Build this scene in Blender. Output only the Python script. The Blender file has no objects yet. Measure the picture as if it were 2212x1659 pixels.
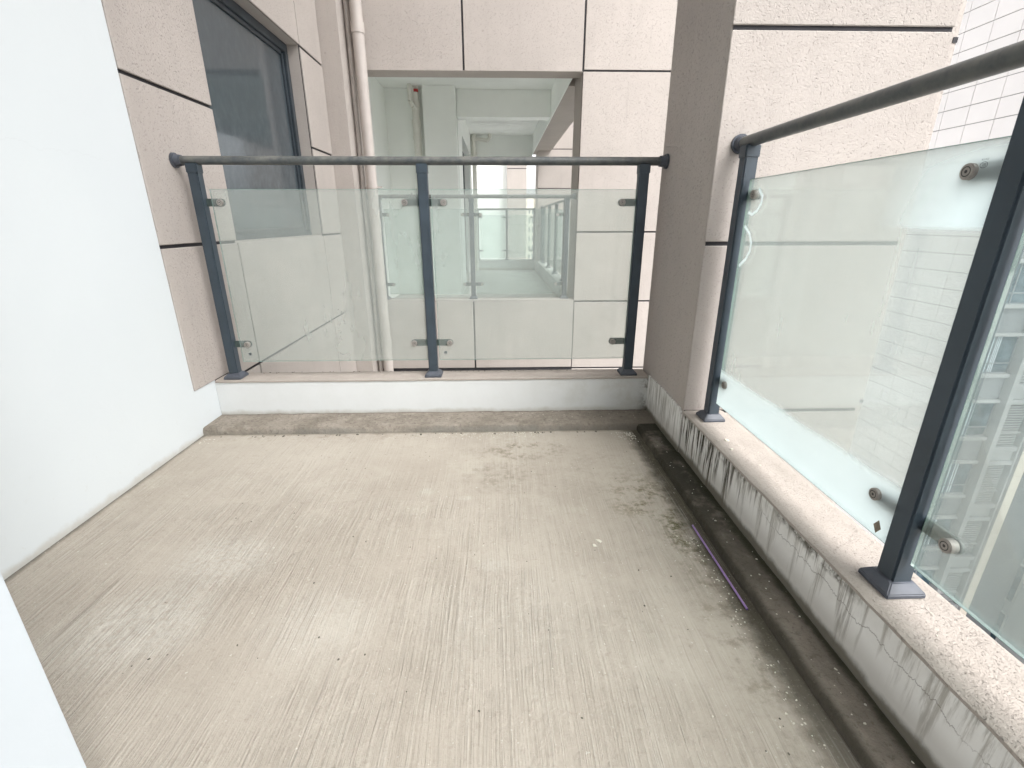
import bpy, bmesh, math, random
from mathutils import Vector, Matrix, noise as mnoise
random.seed(7)
sc = bpy.context.scene
C = sc.collection

# ------------------------------------------------------------------ camera
cam_d = bpy.data.cameras.new('camera')
cam_d.sensor_fit = 'HORIZONTAL'; cam_d.sensor_width = 36.0
cam_d.lens = 36.0 * 1013.0 / 2212.0
cam_d.clip_start = 0.02; cam_d.clip_end = 3000.0
cam = bpy.data.objects.new('camera', cam_d); C.objects.link(cam)
R_ = Vector((0.99958, -0.02890, -0.00127)); U_ = Vector((0.01066, 0.32726, 0.94487)); B_ = Vector((-0.02689, -0.94449, 0.32743))
m = Matrix((R_, U_, B_)).transposed().to_4x4(); m.translation = Vector((0, 0, 1.15))
cam.matrix_world = m
sc.camera = cam

# ------------------------------------------------------------------ sky, sun, exposure
SUN_EL, SUN_AZ = math.radians(52), math.radians(138)      # azimuth from +Y towards +X
w = bpy.data.worlds.new('World'); sc.world = w; w.use_nodes = True
nt = w.node_tree; nt.nodes.clear()
sky = nt.nodes.new('ShaderNodeTexSky'); sky.sky_type = 'NISHITA'; sky.sun_disc = False
sky.sun_elevation = SUN_EL; sky.sun_rotation = SUN_AZ
sky.air_density = 1.0; sky.dust_density = 4.0; sky.ozone_density = 1.0
hs = nt.nodes.new('ShaderNodeHueSaturation'); hs.inputs['Saturation'].default_value = 0.10
bg = nt.nodes.new('ShaderNodeBackground'); bg.inputs['Strength'].default_value = 0.15
wo = nt.nodes.new('ShaderNodeOutputWorld')
nt.links.new(sky.outputs[0], hs.inputs['Color']); nt.links.new(hs.outputs[0], bg.inputs['Color']); nt.links.new(bg.outputs[0], wo.inputs[0])
sun_d = bpy.data.lights.new('sun', 'SUN'); sun_d.energy = 0.5; sun_d.angle = math.radians(45); sun_d.color = (1.0, 0.985, 0.97)
sun = bpy.data.objects.new('sun', sun_d); C.objects.link(sun)
sdir = Vector((math.sin(SUN_AZ) * math.cos(SUN_EL), math.cos(SUN_AZ) * math.cos(SUN_EL), math.sin(SUN_EL)))
sun.rotation_euler = sdir.to_track_quat('Z', 'Y').to_euler()
sun.location = sdir * 60
vs = sc.view_settings
vs.view_transform = 'Standard'; vs.look = 'None'; vs.gamma = 1.0; vs.use_curve_mapping = False
vs.exposure = 1.66
sc.cycles.use_denoising = True
sc.cycles.max_bounces = 10; sc.cycles.diffuse_bounces = 8; sc.cycles.glossy_bounces = 2; sc.cycles.transmission_bounces = 2; sc.cycles.use_adaptive_sampling = True; sc.cycles.adaptive_threshold = 0.03; sc.cycles.transparent_max_bounces = 24
sc.cycles.caustics_reflective = False; sc.cycles.caustics_refractive = False

# ------------------------------------------------------------------ mesh helpers
class MB:
    def __init__(s): s.v = []; s.f = []
    def box(s, x0, x1, y0, y1, z0, z1):
        b = len(s.v)
        s.v += [(x0,y0,z0),(x1,y0,z0),(x1,y1,z0),(x0,y1,z0),(x0,y0,z1),(x1,y0,z1),(x1,y1,z1),(x0,y1,z1)]
        s.f += [tuple(b+i for i in q) for q in ((0,3,2,1),(4,5,6,7),(0,1,5,4),(1,2,6,5),(2,3,7,6),(3,0,4,7))]
        return s
    def cyl(s, p0, p1, r0, r1=None, n=16, cap=True):
        r1 = r0 if r1 is None else r1
        p0, p1 = Vector(p0), Vector(p1); d = (p1-p0).normalized()
        a = d.orthogonal().normalized(); c = d.cross(a); b = len(s.v)
        for p, r in ((p0, r0), (p1, r1)):
            for i in range(n):
                t = 2*math.pi*i/n; s.v.append(tuple(p + a*r*math.cos(t) + c*r*math.sin(t)))
        for i in range(n):
            j = (i+1) % n; s.f.append((b+i, b+j, b+n+j, b+n+i))
        if cap: s.f.append(tuple(b+i for i in reversed(range(n)))); s.f.append(tuple(b+n+i for i in range(n)))
        return s
    def path(s, pts, r, n=14):
        for a, b in zip(pts[:-1], pts[1:]): s.cyl(a, b, r, n=n)
        return s
    def prism(s, poly, axis, a0, a1):
        """poly: 2D points in the other two axes (x<y<z order), extruded along axis"""
        b = len(s.v); n = len(poly)
        for a in (a0, a1):
            for p, q in poly:
                s.v.append({0: (a,p,q), 1: (p,a,q), 2: (p,q,a)}[axis])
        s.f.append(tuple(b+i for i in range(n))); s.f.append(tuple(b+n+i for i in reversed(range(n))))
        for i in range(n):
            j = (i+1) % n; s.f.append((b+i, b+n+i, b+n+j, b+j))
        return s
    def mesh(s, name, org=(0,0,0), bevel=0, seg=2, smooth=False):
        o = Vector(org); me = bpy.data.meshes.new(name)
        me.from_pydata([tuple(Vector(v)-o) for v in s.v], [], s.f); me.update()
        bm = bmesh.new(); bm.from_mesh(me)
        bmesh.ops.recalc_face_normals(bm, faces=bm.faces)
        if bevel:
            es = [e for e in bm.edges if len(e.link_faces) == 2 and e.calc_face_angle(0) > 0.6]
            bmesh.ops.bevel(bm, geom=es, offset=bevel, segments=seg, affect='EDGES', clamp_overlap=True)
        bm.to_mesh(me); bm.free()
        if smooth:
            me.shade_smooth(); 
            try: me.set_sharp_from_angle(angle=math.radians(40))
            except Exception: pass
        return me
ORG = {}
def link(name, me, mat, parent=None, loc=(0,0,0)):
    o = bpy.data.objects.new(name, me); C.objects.link(o)
    if mat and not me.materials: me.materials.append(mat)
    if parent: o.parent = parent
    o.location = loc
    return o
def root_of(o):
    while o.parent: o = o.parent
    return o
def part(name, mb, mat, parent, bevel=0, smooth=False, label=None, seg=2, kind=None):
    r = root_of(parent)
    o = link(name, mb.mesh(name, r.location, bevel, seg, smooth), mat, parent)
    if label: o['label'] = label
    if kind: o['kind'] = kind
    return o
def tag(o, label, cat, group=None, kind=None):
    o['label'] = label
    if cat: o['category'] = cat
    if group: o['group'] = group
    if kind: o['kind'] = kind
    return o
def thing(name, label, cat, loc=(0,0,0), group=None):
    o = bpy.data.objects.new(name, None); C.objects.link(o); o.location = loc
    o.empty_display_size = 0.1
    return tag(o, label, cat, group)
def solid(name, mb, mat, label, cat, org=(0,0,0), bevel=0, smooth=False, group=None, seg=2):
    o = link(name, mb.mesh(name, org, bevel, seg, smooth), mat, None, org)
    return tag(o, label, cat, group)
def structure(name, mb, mat, bevel=0, label=None):
    o = link(name, mb.mesh(name, (0,0,0), bevel), mat); o['kind'] = 'structure'
    if label: o['label'] = label
    return o

# ------------------------------------------------------------------ materials
class Mat:
    def __init__(s, name):
        s.m = bpy.data.materials.new(name); s.m.use_nodes = True
        s.t = s.m.node_tree; s.n = s.t.nodes; s.b = s.n['Principled BSDF']; s.out = s.n['Material Output']
        s.pos = s.n.new('ShaderNodeNewGeometry').outputs['Position']
    def L(s, a, b): s.t.links.new(a, b)
    def vec(s, sx, sy, sz, off=(0,0,0)):
        q = s.n.new('ShaderNodeMapping'); q.inputs['Scale'].default_value = (sx, sy, sz); q.inputs['Location'].default_value = off
        s.L(s.pos, q.inputs['Vector']); return q.outputs[0]
    def noise(s, scale, detail=4, rough=.55, vec=None, dist=0):
        q = s.n.new('ShaderNodeTexNoise'); q.inputs['Scale'].default_value = scale; q.inputs['Detail'].default_value = detail
        q.inputs['Roughness'].default_value = rough; q.inputs['Distortion'].default_value = dist
        s.L(vec if vec is not None else s.pos, q.inputs['Vector']); return q.outputs['Fac']
    def ramp(s, fac, lo, hi, a=0., b=1., smooth=True):
        q = s.n.new('ShaderNodeMapRange'); q.interpolation_type = 'SMOOTHSTEP' if smooth else 'LINEAR'
        q.inputs['From Min'].default_value = lo; q.inputs['From Max'].default_value = hi
        q.inputs['To Min'].default_value = a; q.inputs['To Max'].default_value = b
        s.inp(q.inputs['Value'], fac); return q.outputs[0]
    def inp(s, sock, v):
        if hasattr(v, 'is_output'): s.L(v, sock)
        elif isinstance(v, (tuple, list)): sock.default_value = (*v, 1) if len(v) == 3 and sock.type == 'RGBA' else v
        else: sock.default_value = v
    def math(s, op, a, b=0., c=None, clamp=False):
        q = s.n.new('ShaderNodeMath'); q.operation = op; q.use_clamp = clamp
        s.inp(q.inputs[0], a); s.inp(q.inputs[1], b)
        if c is not None: s.inp(q.inputs[2], c)
        return q.outputs[0]
    def mix(s, fac, a, b, mode='MIX'):
        q = s.n.new('ShaderNodeMix'); q.data_type = 'RGBA'; q.blend_type = mode
        s.inp(q.inputs[0], fac); s.inp(q.inputs[6], a); s.inp(q.inputs[7], b); return q.outputs[2]
    def xyz(s):
        q = s.n.new('ShaderNodeSeparateXYZ'); s.L(s.pos, q.inputs[0]); return q.outputs
    def bump(s, h, strength=.3, dist=.01, prev=None):
        q = s.n.new('ShaderNodeBump'); q.inputs['Strength'].default_value = strength; q.inputs['Distance'].default_value = dist
        s.L(h, q.inputs['Height'])
        if prev is not None: s.L(prev, q.inputs['Normal'])
        s.L(q.outputs[0], s.b.inputs['Normal']); return q.outputs[0]
    def set(s, col=None, rough=None, metal=None, spec=None):
        if col is not None: s.inp(s.b.inputs['Base Color'], col)
        if rough is not None: s.inp(s.b.inputs['Roughness'], rough)
        if metal is not None: s.b.inputs['Metallic'].default_value = metal
        if spec is not None: s.b.inputs['Specular IOR Level'].default_value = spec
        return s
MT = {}
def m_plain(key, col, rough=.6, metal=0, spec=.5, var=.12, vscale=3., bs=0, bscale=120.):
    k = Mat(key); n = k.noise(vscale, 5, .6)
    c = k.mix(k.ramp(n, .3, .7), tuple(x*(1-var) for x in col), tuple(min(1, x*(1+var)) for x in col))
    k.set(c, rough, metal, spec)
    if bs: k.bump(k.noise(bscale, 3), bs, .004)
    MT[key] = k.m; return k.m

def m_plaster(key, col, bump_d=.004, scale=75., dirt=0., pits=.28):
    k = Mat(key)
    big = k.noise(1.3, 4, .6); streak = k.noise(1.0, 5, .6, k.vec(9, 9, .8))
    c = k.mix(k.ramp(big, .3, .7), tuple(x*.94 for x in col), tuple(x*1.04 for x in col))
    c = k.mix(k.ramp(streak, .45, .8, 0, .16), c, tuple(x*.72 for x in col))
    oi = k.n.new('ShaderNodeObjectInfo'); rv = k.ramp(oi.outputs['Random'], 0, 1, 0, .085, False); c = k.mix(rv, c, tuple(x*.35 for x in col))
    run = k.math('MULTIPLY', k.ramp(k.noise(1., 5, .65, k.vec(30, 30, 1.1, (5, 2, 1))), .56, .74), k.ramp(k.noise(1.7, 3, .5), .42, .62)); c = k.mix(k.math('MULTIPLY', run, .16), c, tuple(x*.5 for x in col))
    grain = k.noise(scale, 3, .55, dist=.6)
    pit = k.ramp(k.noise(scale*1.5, 2, .5, k.vec(1,1,1,(3.1,7.7,1.3))), .60, .72)
    c = k.mix(k.math('MULTIPLY', pit, pits), c, tuple(x*.45 for x in col))
    spots = k.ramp(k.noise(15, 2, .5), .74, .80, 0, .45)
    c = k.mix(spots, c, tuple(x*.6 for x in col))
    if dirt:
        d = k.ramp(k.noise(5, 6, .7), .45, .75, 0, dirt); c = k.mix(d, c, (.16,.14,.11))
    k.set(c, .9, 0, .2)
    h = k.math('SUBTRACT', grain, k.math('MULTIPLY', pit, .7))
    k.bump(h, .9, bump_d)
    MT[key] = k.m; return k.m
PINK = (.462, .417, .386)
m_plaster('plaster', PINK)
m_plaster('plaster_coarse', (.435, .393, .363), .0028, 110., .10, .34)
m_plaster('plaster_top', (.43, .385, .345), .0045, 150., .22, .36)
m_plain('joint', (.022, .02, .024), .7, var=.3)
m_plain('white_paint', (.80, .825, .84), .75, spec=.3, var=.015, vscale=1.2, bs=.05, bscale=60)
def m_white_wall():
    k = Mat('white_wall'); X = k.xyz(); n1 = k.noise(5, 6, .65); n2 = k.noise(40, 4, .6); big = k.noise(.9, 4, .55)
    c = k.mix(k.ramp(big, .3, .7), (.61,.645,.665), (.635,.67,.685))
    low = k.ramp(k.math('SUBTRACT', X[2], k.math('MULTIPLY', k.math('SUBTRACT', n1, .45), .10)), .0, .035, 1., 0.)
    c = k.mix(k.math('MULTIPLY', low, .7), c, (.46,.44,.39))
    sp = k.math('MULTIPLY', k.ramp(X[2], .0, .5, 1., 0.), k.ramp(k.noise(24, 4, .7), .62, .72)); c = k.mix(k.math('MULTIPLY', sp, .22), c, (.5,.48,.43))
    wob = k.noise(1., 5, .7, k.vec(0, 5, 0)); zc = k.math('MULTIPLY_ADD', wob, .16, 1.33)
    cr = k.math('MULTIPLY', k.ramp(k.math('ABSOLUTE', k.math('SUBTRACT', X[2], zc)), .0006, .0022, 1., 0.), k.math('MULTIPLY', k.ramp(X[1], 1.7, 1.9), k.ramp(n1, .4, .55)))
    c = k.mix(k.math('MULTIPLY', cr, .10), c, (.4,.4,.4))
    scf = k.ramp(k.noise(1., 5, .7, k.vec(3, 3, 14, (0,0,2))), .68, .78); c = k.mix(k.math('MULTIPLY', scf, .06), c, (.5,.5,.48))
    k.set(c, .8, 0, .25); k.bump(k.math('ADD', n2, k.math('MULTIPLY', k.noise(150, 2), .5)), .18, .002); MT['white_wall'] = k.m
m_white_wall()
m_plain('jamb_paint', (.575, .615, .65), .7, spec=.3, var=.02, vscale=1.5, bs=.1, bscale=70)
m_plain('white_inner', (.90, .92, .895), .8, spec=.3, var=.03, vscale=1.0, bs=.05, bscale=60)
m_plain('ceiling_paint', (.90, .915, .895), .85, spec=.2, var=.04, vscale=1.5)
m_plain('post_metal', (.036, .051, .066), .45, 0, .5, var=.12, vscale=8)
m_plain('base_metal', (.065, .073, .09), .5, 0, .5, var=.15, vscale=20)
m_plain('clamp_metal', (.055, .075, .07), .45, 0, .5, var=.2, vscale=30)
m_plain('bolt_steel', (.34, .315, .29), .5, .3, .5, var=.12, vscale=60)
m_plain('bolt_dark', (.03, .03, .03), .5)
m_plain('pipe_pink', (.465, .42, .39), .5, var=.06, vscale=5)
m_plain('pipe_white', (.70, .69, .64), .5, var=.05, vscale=6)
m_plain('red_paint', (.45, .04, .04), .5)
m_plain('frame_dark', (.035, .045, .055), .4, var=.2, vscale=12)
m_plain('purple', (.30, .19, .42), .45, var=.08, vscale=40)
m_plain('purple_dark', (.08, .04, .2), .5)
m_plain('chip_white', (.58, .55, .47), .8, var=.1, vscale=40)
m_plain('chip_dark', (.10, .09, .07), .9, var=.3, vscale=40)
m_plain('ink', (.05, .07, .08), .6)
m_plain('sticker', (.20, .17, .13), .7, var=.2, vscale=80)
m_plain('ground', (.36, .36, .34), .9, var=.3, vscale=.05)
# neighbouring tower blocks
m_plain('b_cream', (.72, .65, .56), .85, var=.04, vscale=.5)
m_plain('b_tile', (.82, .78, .77), .7, var=.03, vscale=.4)
m_plain('b_grey', (.19, .20, .21), .85, var=.08, vscale=.6)
m_plain('b_light', (.33, .335, .335), .8, var=.05, vscale=.7)
m_plain('b_line', (.36, .35, .35), .8)
m_plain('b_curtain', (.50, .56, .60), .8, var=.15, vscale=3)
m_plain('b_frame', (.20, .22, .24), .5)

def m_rail():
    k = Mat('rail_paint'); n = k.noise(26, 6, .7); dust = k.ramp(k.noise(7, 5, .65), .35, .7)
    x = k.xyz()
    k2 = k.n.new('ShaderNodeNewGeometry'); nz = k.n.new('ShaderNodeSeparateXYZ'); k.L(k2.outputs['Normal'], nz.inputs[0])
    top = k.ramp(nz.outputs[2], -.5, .6)
    c = k.mix(k.ramp(n, .3, .7), (.055,.062,.066), (.095,.10,.095))
    f = k.math('MULTIPLY', k.math('MULTIPLY', dust, top), k.ramp(n, .35, .7, .35, 1.))
    c = k.mix(k.math('MULTIPLY', f, .75), c, (.22,.21,.185))
    k.set(c, k.math('ADD', .38, k.math('MULTIPLY', f, .4)), 0, .5); MT['rail'] = k.m
m_rail()

def m_floor():
    k = Mat('broomed_concrete'); X = k.xyz()
    wob = k.noise(1.6, 3, .5); wx = k.math('MULTIPLY_ADD', wob, .05, X[0])
    cv = k.n.new('ShaderNodeCombineXYZ'); k.L(wx, cv.inputs[0]); k.L(X[1], cv.inputs[1])
    def lines(sx, sy, det=3):
        q = k.n.new('ShaderNodeMapping'); q.inputs['Scale'].default_value = (sx, sy, 1); k.L(cv.outputs[0], q.inputs['Vector'])
        return k.noise(1.0, det, .6, q.outputs[0])
    l1 = lines(170, 2.2); l2 = lines(75, 1.4); l3 = lines(330, 5.)
    ln = k.math('ADD', k.math('MULTIPLY', l1, .5), k.math('ADD', k.math('MULTIPLY', l2, .35), k.math('MULTIPLY', l3, .25)))
    # broom marks fade out in places
    bm_ = k.math('MULTIPLY', k.ramp(k.noise(1.5, 3, .5), .30, .55, .25, 1.), k.ramp(X[1], 1.5, 2.3, 1., .45))
    bm_ = k.math('MULTIPLY', bm_, k.ramp(k.noise(9, 5, .65), .34, .60, .55, 1.1))
    groove = k.ramp(l1, .60, .70); groove2 = k.ramp(l2, .60, .68)
    patch = k.noise(1.1, 6, .62); patch2 = k.noise(3.3, 6, .65)
    c = k.mix(k.ramp(patch, .32, .68), (.368,.328,.278), (.445,.403,.347))
    c = k.mix(k.ramp(patch2, .5, .72, 0, .5), c, (.475,.44,.38))
    # pale worn patches
    def blob(cx, cy, rx, ry, pw=1.):
        dx = k.math('DIVIDE', k.math('SUBTRACT', X[0], cx), rx); dy = k.math('DIVIDE', k.math('SUBTRACT', X[1], cy), ry)
        d = k.math('SQRT', k.math('ADD', k.math('MULTIPLY', dx, dx), k.math('MULTIPLY', dy, dy)))
        return k.ramp(d, .2, 1., 1., 0.)
    fine = k.noise(38, 6, .7); mid = k.noise(11, 6, .7)
    for cx, cy, rx, ry, s in ((-1.09,1.13,.30,.24,.9), (-1.0,1.42,.28,.2,.75), (-.55,1.12,.25,.2,.45), (-.02,1.36,.09,.05,.6), (-.33,1.85,.05,.04,.7), (.0,1.1,.4,.3,.3), (-.15,1.79,.05,.03,.6)):
        f = k.math('MULTIPLY', k.math('MULTIPLY', blob(cx,cy,rx,ry), k.ramp(fine, .25, .75)), s)
        c = k.mix(f, c, (.54,.52,.47))
    # grime and moss
    for cx, cy, rx, ry, s, col in ((.10,2.25,.36,.17,.75,(.13,.115,.07)), (.64,1.76,.24,.26,1.,(.12,.105,.055)), (.72,1.50,.12,.26,1.3,(.085,.085,.03)), (.0,2.0,.3,.25,.45,(.16,.14,.10)), (-.9,2.44,1.1,.10,.3,(.16,.13,.09)), (.7,1.1,.14,.8,.55,(.17,.15,.11)), (.5,2.0,.45,.4,.28,(.2,.18,.14))):
        f = k.math('MULTIPLY', k.math('MULTIPLY', blob(cx,cy,rx,ry), k.ramp(mid, .42, .62)), k.math('MULTIPLY', k.ramp(fine, .38, .6), s), clamp=True)
        c = k.mix(f, c, col)
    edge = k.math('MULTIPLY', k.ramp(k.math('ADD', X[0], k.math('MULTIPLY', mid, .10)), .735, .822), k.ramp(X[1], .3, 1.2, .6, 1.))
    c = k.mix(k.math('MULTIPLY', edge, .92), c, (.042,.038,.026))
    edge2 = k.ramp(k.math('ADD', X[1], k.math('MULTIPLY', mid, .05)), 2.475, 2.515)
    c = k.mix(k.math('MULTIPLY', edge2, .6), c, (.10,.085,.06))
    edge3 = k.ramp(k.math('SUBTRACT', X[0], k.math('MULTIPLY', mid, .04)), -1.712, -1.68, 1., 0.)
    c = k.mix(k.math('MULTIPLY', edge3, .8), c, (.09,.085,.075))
    c = k.mix(k.math('MULTIPLY', k.math('MULTIPLY', k.math('MAXIMUM', groove, k.math('MULTIPLY', groove2, .8)), bm_), .62), c, (.17,.148,.12))
    c = k.mix(k.math('MULTIPLY', k.ramp(ln, .44, .62, 1., 0.), k.math('MULTIPLY', bm_, .34)), c, (.22,.195,.155))
    c = k.mix(k.math('MULTIPLY', k.ramp(ln, .56, .70), k.math('MULTIPLY', bm_, .3)), c, (.56,.53,.47))
    c = k.mix(k.math('MULTIPLY', k.ramp(fine, .54, .72), .40), c, (.24,.205,.165))
    grit = k.noise(120, 3, .65); c = k.mix(k.math('MULTIPLY', k.ramp(grit, .58, .70), .16), c, (.20,.175,.14)); c = k.mix(k.math('MULTIPLY', k.ramp(grit, .42, .30), .16), c, (.58,.55,.48))
    c = k.mix(k.math('MULTIPLY', k.ramp(k.noise(70, 3, .6, k.vec(1,1,1,(9,2,4))), .66, .74), .7), c, (.60,.575,.52))
    k.set(c, .95, 0, .08)
    h = k.math('ADD', k.math('MULTIPLY', k.math('MULTIPLY', ln, bm_), 1.6), k.math('ADD', k.math('MULTIPLY', fine, .28), k.math('MULTIPLY', grit, .2)))
    k.bump(h, 1.0, .006); MT['floor'] = k.m
m_floor()

def m_curb(key, dark):
    k = Mat(key); X = k.xyz(); n1 = k.noise(7, 7, .7); n2 = k.noise(28, 5, .65); n3 = k.noise(2.2, 4, .6)
    c = k.mix(k.ramp(n1, .3, .7), (.21,.182,.15), (.33,.29,.245))
    c = k.mix(k.ramp(n2, .56, .7, 0, .5), c, (.36,.33,.28))
    n5 = k.noise(55, 5, .7); c = k.mix(k.math('MULTIPLY', k.ramp(n5, .52, .66), .55), c, (.10,.085,.065)); c = k.mix(k.math('MULTIPLY', k.ramp(n5, .42, .30), .45), c, (.40,.365,.31))
    if dark:
        f = k.math('MULTIPLY', k.ramp(X[1], .8, 1.8, .22, 1.), k.ramp(k.math('ADD', k.math('MULTIPLY', n3, .6), k.math('MULTIPLY', n1, .4)), .42, .54, .12, 1.))
        c = k.mix(k.math('MULTIPLY', f, .92), c, (.028,.027,.019))
        e = k.ramp(k.math('ADD', X[0], k.math('MULTIPLY', n1, .07)), .905, .938)       # moss in the seam to the parapet
        c = k.mix(k.math('MULTIPLY', e, .9), c, (.035,.036,.022))
        e2 = k.ramp(k.math('SUBTRACT', X[0], k.math('MULTIPLY', n1, .05)), .772, .80, 1., 0.)
        c = k.mix(k.math('MULTIPLY', e2, .8), c, (.05,.045,.032))
        c = k.mix(k.ramp(k.noise(9, 5, .7, k.vec(1,1,1,(4,1,7))), .62, .74, 0, .7), c, (.05,.052,.035))
    else:
        side = k.ramp(X[1], 2.476, 2.492, 1., 0.)
        c = k.mix(k.math('MULTIPLY', side, .75), c, (.19,.185,.165))
        e = k.ramp(k.math('ADD', X[1], k.math('MULTIPLY', n1, .03)), 2.68, 2.70); c = k.mix(k.math('MULTIPLY', e, .6), c, (.07,.06,.045))
        c = k.mix(k.ramp(X[0], .2, .85, 0, .55), c, (.12,.10,.08))
    if dark: c = k.mix(k.math('MULTIPLY', k.ramp(n5, .60, .72), .35), c, (.27,.245,.20))
    k.set(c, .93, 0, .25); k.bump(k.math('ADD', k.math('ADD', n2, n5), k.math('MULTIPLY', n1, 1.2)), 1., .008); MT[key] = k.m
m_curb('curb', False); m_curb('curb_mossy', True)

def m_parapet_front():
    k = Mat('parapet_white'); X = k.xyz(); n1 = k.noise(6, 6, .7); n2 = k.noise(25, 5, .7)
    c = k.mix(k.ramp(n1, .35, .7, 0, .4), (.63,.645,.645), (.58,.592,.58))
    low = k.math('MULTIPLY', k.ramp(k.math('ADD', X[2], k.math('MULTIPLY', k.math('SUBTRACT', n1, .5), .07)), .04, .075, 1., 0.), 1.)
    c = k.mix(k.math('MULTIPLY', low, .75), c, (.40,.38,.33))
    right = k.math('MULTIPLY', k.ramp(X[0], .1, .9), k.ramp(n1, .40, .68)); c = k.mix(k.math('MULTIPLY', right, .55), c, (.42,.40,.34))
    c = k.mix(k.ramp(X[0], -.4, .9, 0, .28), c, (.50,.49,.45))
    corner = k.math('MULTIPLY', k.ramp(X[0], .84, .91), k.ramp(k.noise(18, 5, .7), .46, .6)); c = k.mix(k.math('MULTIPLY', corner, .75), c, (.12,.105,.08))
    c = k.mix(k.ramp(n2, .68, .75, 0, .35), c, (.45,.43,.38))
    k.set(c, .85, 0, .25); k.bump(n2, .3, .003); MT['parapet_white'] = k.m
m_parapet_front()

def m_parapet_right(key, skirt=False):
    k = Mat(key); X = k.xyz(); n1 = k.noise(7, 7, .7); n2 = k.noise(30, 6, .7); n3 = k.noise(1.7, 4, .6)
    c = k.mix(k.ramp(n1, .3, .7), (.71,.70,.67), (.81,.805,.78))
    # rain streaks running down from the top edge
    s1 = k.noise(1.0, 6, .7, k.vec(0, 46, 3.6), .25); s2 = k.noise(1.0, 3, .6, k.vec(0, 13, .9, (0, 3.3, 0)))
    far = k.ramp(X[1], 1.25, 2.05)
    drop = k.math('SUBTRACT', .262, X[2])
    reach = k.math('ADD', k.math('MULTIPLY', k.ramp(s2, .40, .64), .24), k.math('MULTIPLY', far, .14))
    reach = k.math('ADD', reach, .012)
    st = k.math('MULTIPLY', k.ramp(k.math('DIVIDE', drop, reach), .25, 1.25, 1., 0.), k.ramp(s1, .44, .62))
    c = k.mix(k.math('MULTIPLY', st, .6), c, (.25,.225,.175))
    if skirt: st = k.math('MULTIPLY', st, .12)
    dk = k.math('MULTIPLY', st, k.math('ADD', k.math('MULTIPLY', far, .75), k.ramp(n3, .40, .62, 0.05, .6)), clamp=True)
    c = k.mix(dk, c, (.036,.031,.022))
    # dirt line under the arris, moss at the foot
    d1 = k.math('MULTIPLY', k.ramp(k.math('SUBTRACT', drop, k.math('MULTIPLY', n1, .07)), -.012, .014, 1., 0.), k.math('MULTIPLY', k.ramp(n2, .38, .58), k.ramp(k.noise(3.1, 4, .6), .36, .56)))
    if skirt: d1 = 0.
    c = k.mix(k.math('MULTIPLY', d1, .9), c, (.06,.05,.032))
    ft = k.ramp(k.math('SUBTRACT', X[2], k.math('MULTIPLY', n1, .06)), .025, .055, 1., 0.)
    c = k.mix(k.math('MULTIPLY', ft, .92), c, (.055,.05,.033))
    ft2 = k.ramp(k.math('SUBTRACT', X[2], k.math('MULTIPLY', n1, .12)), .03, .11, 1., 0.)
    c = k.mix(k.math('MULTIPLY', ft2, .35), c, (.28,.25,.2))
    if not skirt:
        # long hair crack
        wob = k.noise(1., 6, .75, k.vec(0, 9, 0)); zc = k.math('MULTIPLY_ADD', wob, .10, .135)
        cr = k.ramp(k.math('ABSOLUTE', k.math('SUBTRACT', X[2], zc)), .0008, .0024, 1., 0.)
        cr = k.math('MULTIPLY', k.math('MULTIPLY', cr, k.ramp(X[1], 1.45, 1.3)), k.ramp(k.noise(9, 3, .6), .42, .55)); c = k.mix(k.math('MULTIPLY', cr, .55), c, (.16,.14,.12))
    k.set(c, .9, 0, .25); k.bump(k.math('ADD', n2, n1), .35, .004); MT[key] = k.m
m_parapet_right('parapet_dirty'); m_parapet_right('skirt_dirty', True)

def m_glass(key, tint, veil, vcol, refl=1.0):
    k = Mat(key); n = k.n; n.remove(k.b)
    tr = n.new('ShaderNodeBsdfTransparent'); tr.inputs[0].default_value = (*tint, 1)
    df = n.new('ShaderNodeBsdfDiffuse'); df.inputs[0].default_value = (*vcol, 1)
    tl = n.new('ShaderNodeBsdfTranslucent'); tl.inputs[0].default_value = (*vcol, 1)
    dm = n.new('ShaderNodeMixShader'); dm.inputs[0].default_value = .6; k.L(df.outputs[0], dm.inputs[1]); k.L(tl.outputs[0], dm.inputs[2])
    gl = n.new('ShaderNodeBsdfGlossy'); gl.inputs['Roughness'].default_value = .04
    fr = n.new('ShaderNodeFresnel'); fr.inputs[0].default_value = 1.45
    a = n.new('ShaderNodeMixShader'); k.L(tr.outputs[0], a.inputs[1]); k.L(dm.outputs[0], a.inputs[2])
    sm = k.noise(2.0, 5, .6); st = k.noise(1., 5, .6, k.vec(14, 14, 1.2))
    v = k.math('MULTIPLY', k.math('ADD', k.ramp(sm, .3, .7, .85, 1.12), k.ramp(st, .5, .8, 0, .15)), veil); k.L(v, a.inputs[0])
    b = n.new('ShaderNodeMixShader'); k.L(a.outputs[0], b.inputs[1]); k.L(gl.outputs[0], b.inputs[2])
    k.L(k.math('MULTIPLY', fr.outputs[0], refl), b.inputs[0])
    k.L(b.outputs[0], k.out.inputs[0]); MT[key] = k.m
m_glass('glass', (.94, .968, .955), .245, (.84, .90, .87), .5)
m_glass('glass_clean', (.93, .965, .95), .11, (.80, .90, .90), .5)
m_plain('glass_edge', (.20, .33, .29), .2, var=.1, vscale=10)

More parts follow.
